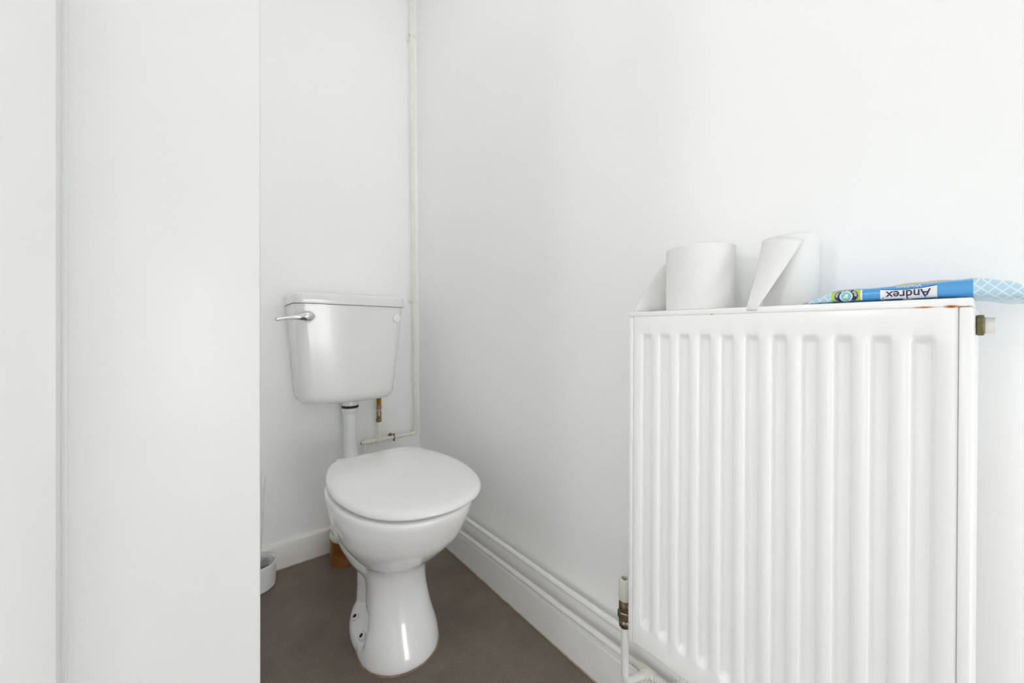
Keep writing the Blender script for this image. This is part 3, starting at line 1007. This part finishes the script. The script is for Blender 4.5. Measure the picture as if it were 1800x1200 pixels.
def pack_material():
    m = material('printed_wipes_film', (0.1, 0.4, 0.8), 0.32, coat=0.1)
    nt = m.node_tree
    b = nt.nodes['Principled BSDF']
    geo = nt.nodes.new('ShaderNodeTexCoord')
    sep = nt.nodes.new('ShaderNodeSeparateXYZ')
    nt.links.new(geo.outputs['Object'], sep.inputs[0])

    def math_(op, a, c=None):
        k = nt.nodes.new('ShaderNodeMath')
        k.operation = op
        for i, v in enumerate((a, c)):
            if v is None:
                continue
            if isinstance(v, (int, float)):
                k.inputs[i].default_value = v
            else:
                nt.links.new(v, k.inputs[i])
        return k.outputs[0]
    # lattice of pale lines: zigzag in y against height and depth unwrapped
    hgt = math_('SUBTRACT', sep.outputs['Z'], math_('MULTIPLY', sep.outputs['X'], 0.3))
    p = math_('ADD', math_('MULTIPLY', sep.outputs['Y'], 110.0), math_('MULTIPLY', hgt, 104.0))
    q = math_('SUBTRACT', math_('MULTIPLY', sep.outputs['Y'], 110.0), math_('MULTIPLY', hgt, 104.0))
    l1 = math_('ABSOLUTE', math_('SUBTRACT', math_('FRACT', p), 0.5))
    l2 = math_('ABSOLUTE', math_('SUBTRACT', math_('FRACT', q), 0.5))
    ln = math_('MINIMUM', l1, l2)
    on = math_('LESS_THAN', ln, 0.085)
    mx = nt.nodes.new('ShaderNodeMix')
    mx.data_type = 'RGBA'
    nt.links.new(on, mx.inputs['Factor'])
    mx.inputs['A'].default_value = (0.46, 0.68, 0.80, 1)
    mx.inputs['B'].default_value = (0.74, 0.85, 0.92, 1)
    # blue band between the two lattice ends
    inb = math_('MULTIPLY', math_('GREATER_THAN', sep.outputs['Y'], 0.0104 - 0.06), math_('LESS_THAN', sep.outputs['Y'], 0.1249 - 0.06))
    m2 = nt.nodes.new('ShaderNodeMix')
    m2.data_type = 'RGBA'
    nt.links.new(inb, m2.inputs['Factor'])
    nt.links.new(mx.outputs['Result'], m2.inputs['A'])
    m2.inputs['B'].default_value = (0.07, 0.34, 0.70, 1)
    nt.links.new(m2.outputs['Result'], b.inputs['Base Color'])
    return m


pk = thing('wipes_pack', 'blue and pale blue soft pack of moist wipes overhanging the radiator end', 'wipes', (PXC, 0.06, rtop(0.06)))
rings = []
for k in range(49):
    y = YL + (YR - YL) * k / 48
    rings.append([pack_pt(y, 2 * PI * i / 40) for i in range(40)])
obj('pouch', loft(rings), pack_material(), pk, angle=70)
# crimped seal at the left end, grey inside showing
obj('crimped_end', loft([[(0.632, YL - 0.004, rtop(YL) + 0.0004), (0.705, YL - 0.004, rtop(YL) + 0.0004), (0.705, YL - 0.004, rtop(YL) + 0.0030), (0.632, YL - 0.004, rtop(YL) + 0.0036)],
                         [(0.634, YL + 0.006, rtop(YL) + 0.0004), (0.703, YL + 0.006, rtop(YL) + 0.0004), (0.703, YL + 0.006, rtop(YL) + 0.0014), (0.634, YL + 0.006, rtop(YL) + 0.0042)],
                         [(0.637, YL + 0.0125, rtop(YL) + 0.0004), (0.700, YL + 0.0125, rtop(YL) + 0.0004), (0.700, YL + 0.0125, rtop(YL) + 0.0008), (0.637, YL + 0.0125, rtop(YL) + 0.0010)]]),
    material('foil_grey_film', (0.55, 0.53, 0.50), 0.4), pk)
# resealable cream flap bulging on the top
fr = []
for k in range(13):
    t = k / 12
    y = 0.082 + (0.006 - 0.082) * t
    zt = pack_pt(y, PI / 2)[2]
    hmp = 0.0036 * math.sin(PI * min(1, t * 1.15)) ** 0.8 if t < 0.87 else 0.0008
    fr.append([(0.640, y, zt - 0.0016), (0.640, y, zt - 0.0002 + hmp * 0.7), (0.655, y, zt + 0.0004 + hmp), (0.680, y, zt + 0.0004 + hmp), (0.697, y, zt + 0.0003 + hmp * 0.4), (0.697, y, zt - 0.0016)])
obj('resealable_flap', loft(fr), M_TAN, pk, angle=60)


def strip(name, y0, y1, vtop, mat, off, ny=16, nv=8, vbot=0.05, parent=None):
    """patch of print on the front face; vtop may be a function of t"""
    V, F = [], []
    for i in range(ny + 1):
        t = i / ny
        y = y0 + (y1 - y0) * t
        vt = vtop(t) if callable(vtop) else vtop
        vb_ = vbot(t) if callable(vbot) else vbot
        for j in range(nv + 1):
            V.append(front_pt(y, vb_ + (vt - vb_) * j / nv, off))
    F = [(i * (nv + 1) + j, i * (nv + 1) + j + 1, (i + 1) * (nv + 1) + j + 1, (i + 1) * (nv + 1) + j) for i in range(ny) for j in range(nv)]
    return obj(name, (V, F), mat, parent)


def ellipse_patch(name, yc, vc, ry, rv_, mat, off, parent, n=32):
    V = [front_pt(yc, vc, off)]
    F = []
    K = 4
    for k in range(1, K + 1):
        for i in range(n):
            a = 2 * PI * i / n
            V.append(front_pt(yc + ry * k / K * math.cos(a), min(0.985, max(0.015, vc + rv_ * k / K * math.sin(a))), off))
    for i in range(n):
        F.append((0, 1 + i, 1 + (i + 1) % n))
    for k in range(K - 1):
        for i in range(n):
            j = (i + 1) % n
            F.append((1 + k * n + i, 1 + k * n + j, 1 + (k + 1) * n + j, 1 + (k + 1) * n + i))
    return obj(name, (V, F), mat, parent)


def text_mesh(s, bold=0.0, spacing=1.0):
    c = bpy.data.curves.new('txt', 'FONT')
    c.body = s
    c.size = 1.0
    c.offset = bold
    c.space_character = spacing
    c.resolution_u = 4
    o = bpy.data.objects.new('txt', c)
    COL.objects.link(o)
    dg = bpy.context.evaluated_depsgraph_get()
    dg.update()
    me = bpy.data.meshes.new_from_object(o.evaluated_get(dg))
    bpy.data.objects.remove(o)
    bm = bmesh.new()
    bm.from_mesh(me)
    bmesh.ops.triangulate(bm, faces=bm.faces)
    bmesh.ops.subdivide_edges(bm, edges=bm.edges[:], cuts=2)
    bmesh.ops.triangulate(bm, faces=bm.faces)
    bm.verts.ensure_lookup_table()
    V = [tuple(v.co) for v in bm.verts]
    F = [tuple(v.index for v in f.verts) for f in bm.faces]
    bm.free()
    bpy.data.meshes.remove(me)
    return V, F


def print_text(name, s, yA, yB, vbase, vcap, mat, off, parent, bold=0.0, bend=None, spacing=1.0):
    """upside-down lettering: first letter at yA (camera right), last at yB; baseline at vbase, cap height at vcap (vcap < vbase)"""
    V, F = text_mesh(s, bold, spacing)
    x0, x1 = min(p[0] for p in V), max(p[0] for p in V)
    top = max(p[1] for p in V) if bend is None else 0.73
    out = []
    for x, y, _ in V:
        t = (x - x0) / (x1 - x0)
        yy = yA + (yB - yA) * t
        v = vbase + (vcap - vbase) * (y / top)
        if bend:
            v += bend(t)
        out.append(front_pt(yy, min(0.99, max(0.01, v)), off))
    return obj(name, (out, F), mat, parent, smooth=False)


# white name panel with a curved upper edge
np_ = strip('name_panel', 0.0802, 0.0353, lambda t: 0.64 + 0.12 * (2 * t - 1) ** 2, M_WHITE, 0.0004, parent=pk)
strip('panel_edge', 0.0802, 0.0353, lambda t: 0.68 + 0.12 * (2 * t - 1) ** 2, M_NAVY, 0.0003, parent=np_, vbot=lambda t: 0.63 + 0.12 * (2 * t - 1) ** 2, nv=2)
print_text('name_lettering', 'Andrex', 0.0398, 0.0758, 0.60, 0.10, M_NAVY, 0.0008, np_, 0.017)
strip('small_print_line', 0.0770, 0.0620, 0.125, M_NAVY, 0.0007, ny=6, nv=1, vbot=0.095, parent=np_)
ellipse_patch('registered_dot', 0.0780, 0.19, 0.0006, 0.035, M_NAVY, 0.0008, np_, 12)
print_text('range_lettering', 'Washlets', 0.0470, 0.0668, 0.90, 0.75, M_WHITE, 0.0008, pk, 0.014)
# green badge
bd = strip('badge', 0.1249, 0.0968, lambda t: 0.90 + 0.09 * (1 - (2 * t - 1) ** 4), M_LIME, 0.0004, parent=pk, vbot=lambda t: 0.03)
strip('badge_edge', 0.0976, 0.0958, 0.93, M_WHITE, 0.0006, parent=bd, ny=3)
ellipse_patch('badge_disc', 0.1108, 0.48, 0.0113, 0.46, M_NAVY, 0.0007, bd)
ellipse_patch('badge_ring', 0.1108, 0.44, 0.0062, 0.36, M_WHITE, 0.0010, bd)
ellipse_patch('badge_centre', 0.1108, 0.44, 0.0050, 0.29, M_TEAL, 0.0013, bd)
# white tick-like arrow in the centre
ar = [(0.1135, 0.36), (0.1126, 0.30), (0.1102, 0.46), (0.1108, 0.30), (0.1096, 0.30), (0.1086, 0.60), (0.1118, 0.58), (0.1113, 0.50)]
obj('badge_arrow', ([front_pt(y, v, 0.0016) for y, v in ar], [(0, 1, 2), (0, 2, 7), (2, 3, 4), (2, 4, 5), (2, 5, 7), (5, 6, 7)]), M_WHITE, bd, smooth=False)
# lettering bent round the upper rim of the disc
V, F = text_mesh('FINE TO FLUSH', 0.02, 1.08)
x0, x1 = min(p[0] for p in V), max(p[0] for p in V)
out = []
for x, y, _ in V:
    t = (x - x0) / (x1 - x0)
    a = math.radians(-8 + 196 * t)            # from camera right round the top to camera left
    rr = 0.98 - 0.34 * (1 - (0.73 - y) / 0.73 if y < 0.73 else 1.0) * 0.75
    rr = 0.92 - 0.23 * (y / 0.73)
    out.append(front_pt(0.1108 - 0.0113 * rr * math.cos(a), min(0.985, max(0.02, 0.48 + 0.46 * rr * math.sin(a))), 0.0012))
obj('badge_lettering', (out, F), M_WHITE, bd, smooth=False)
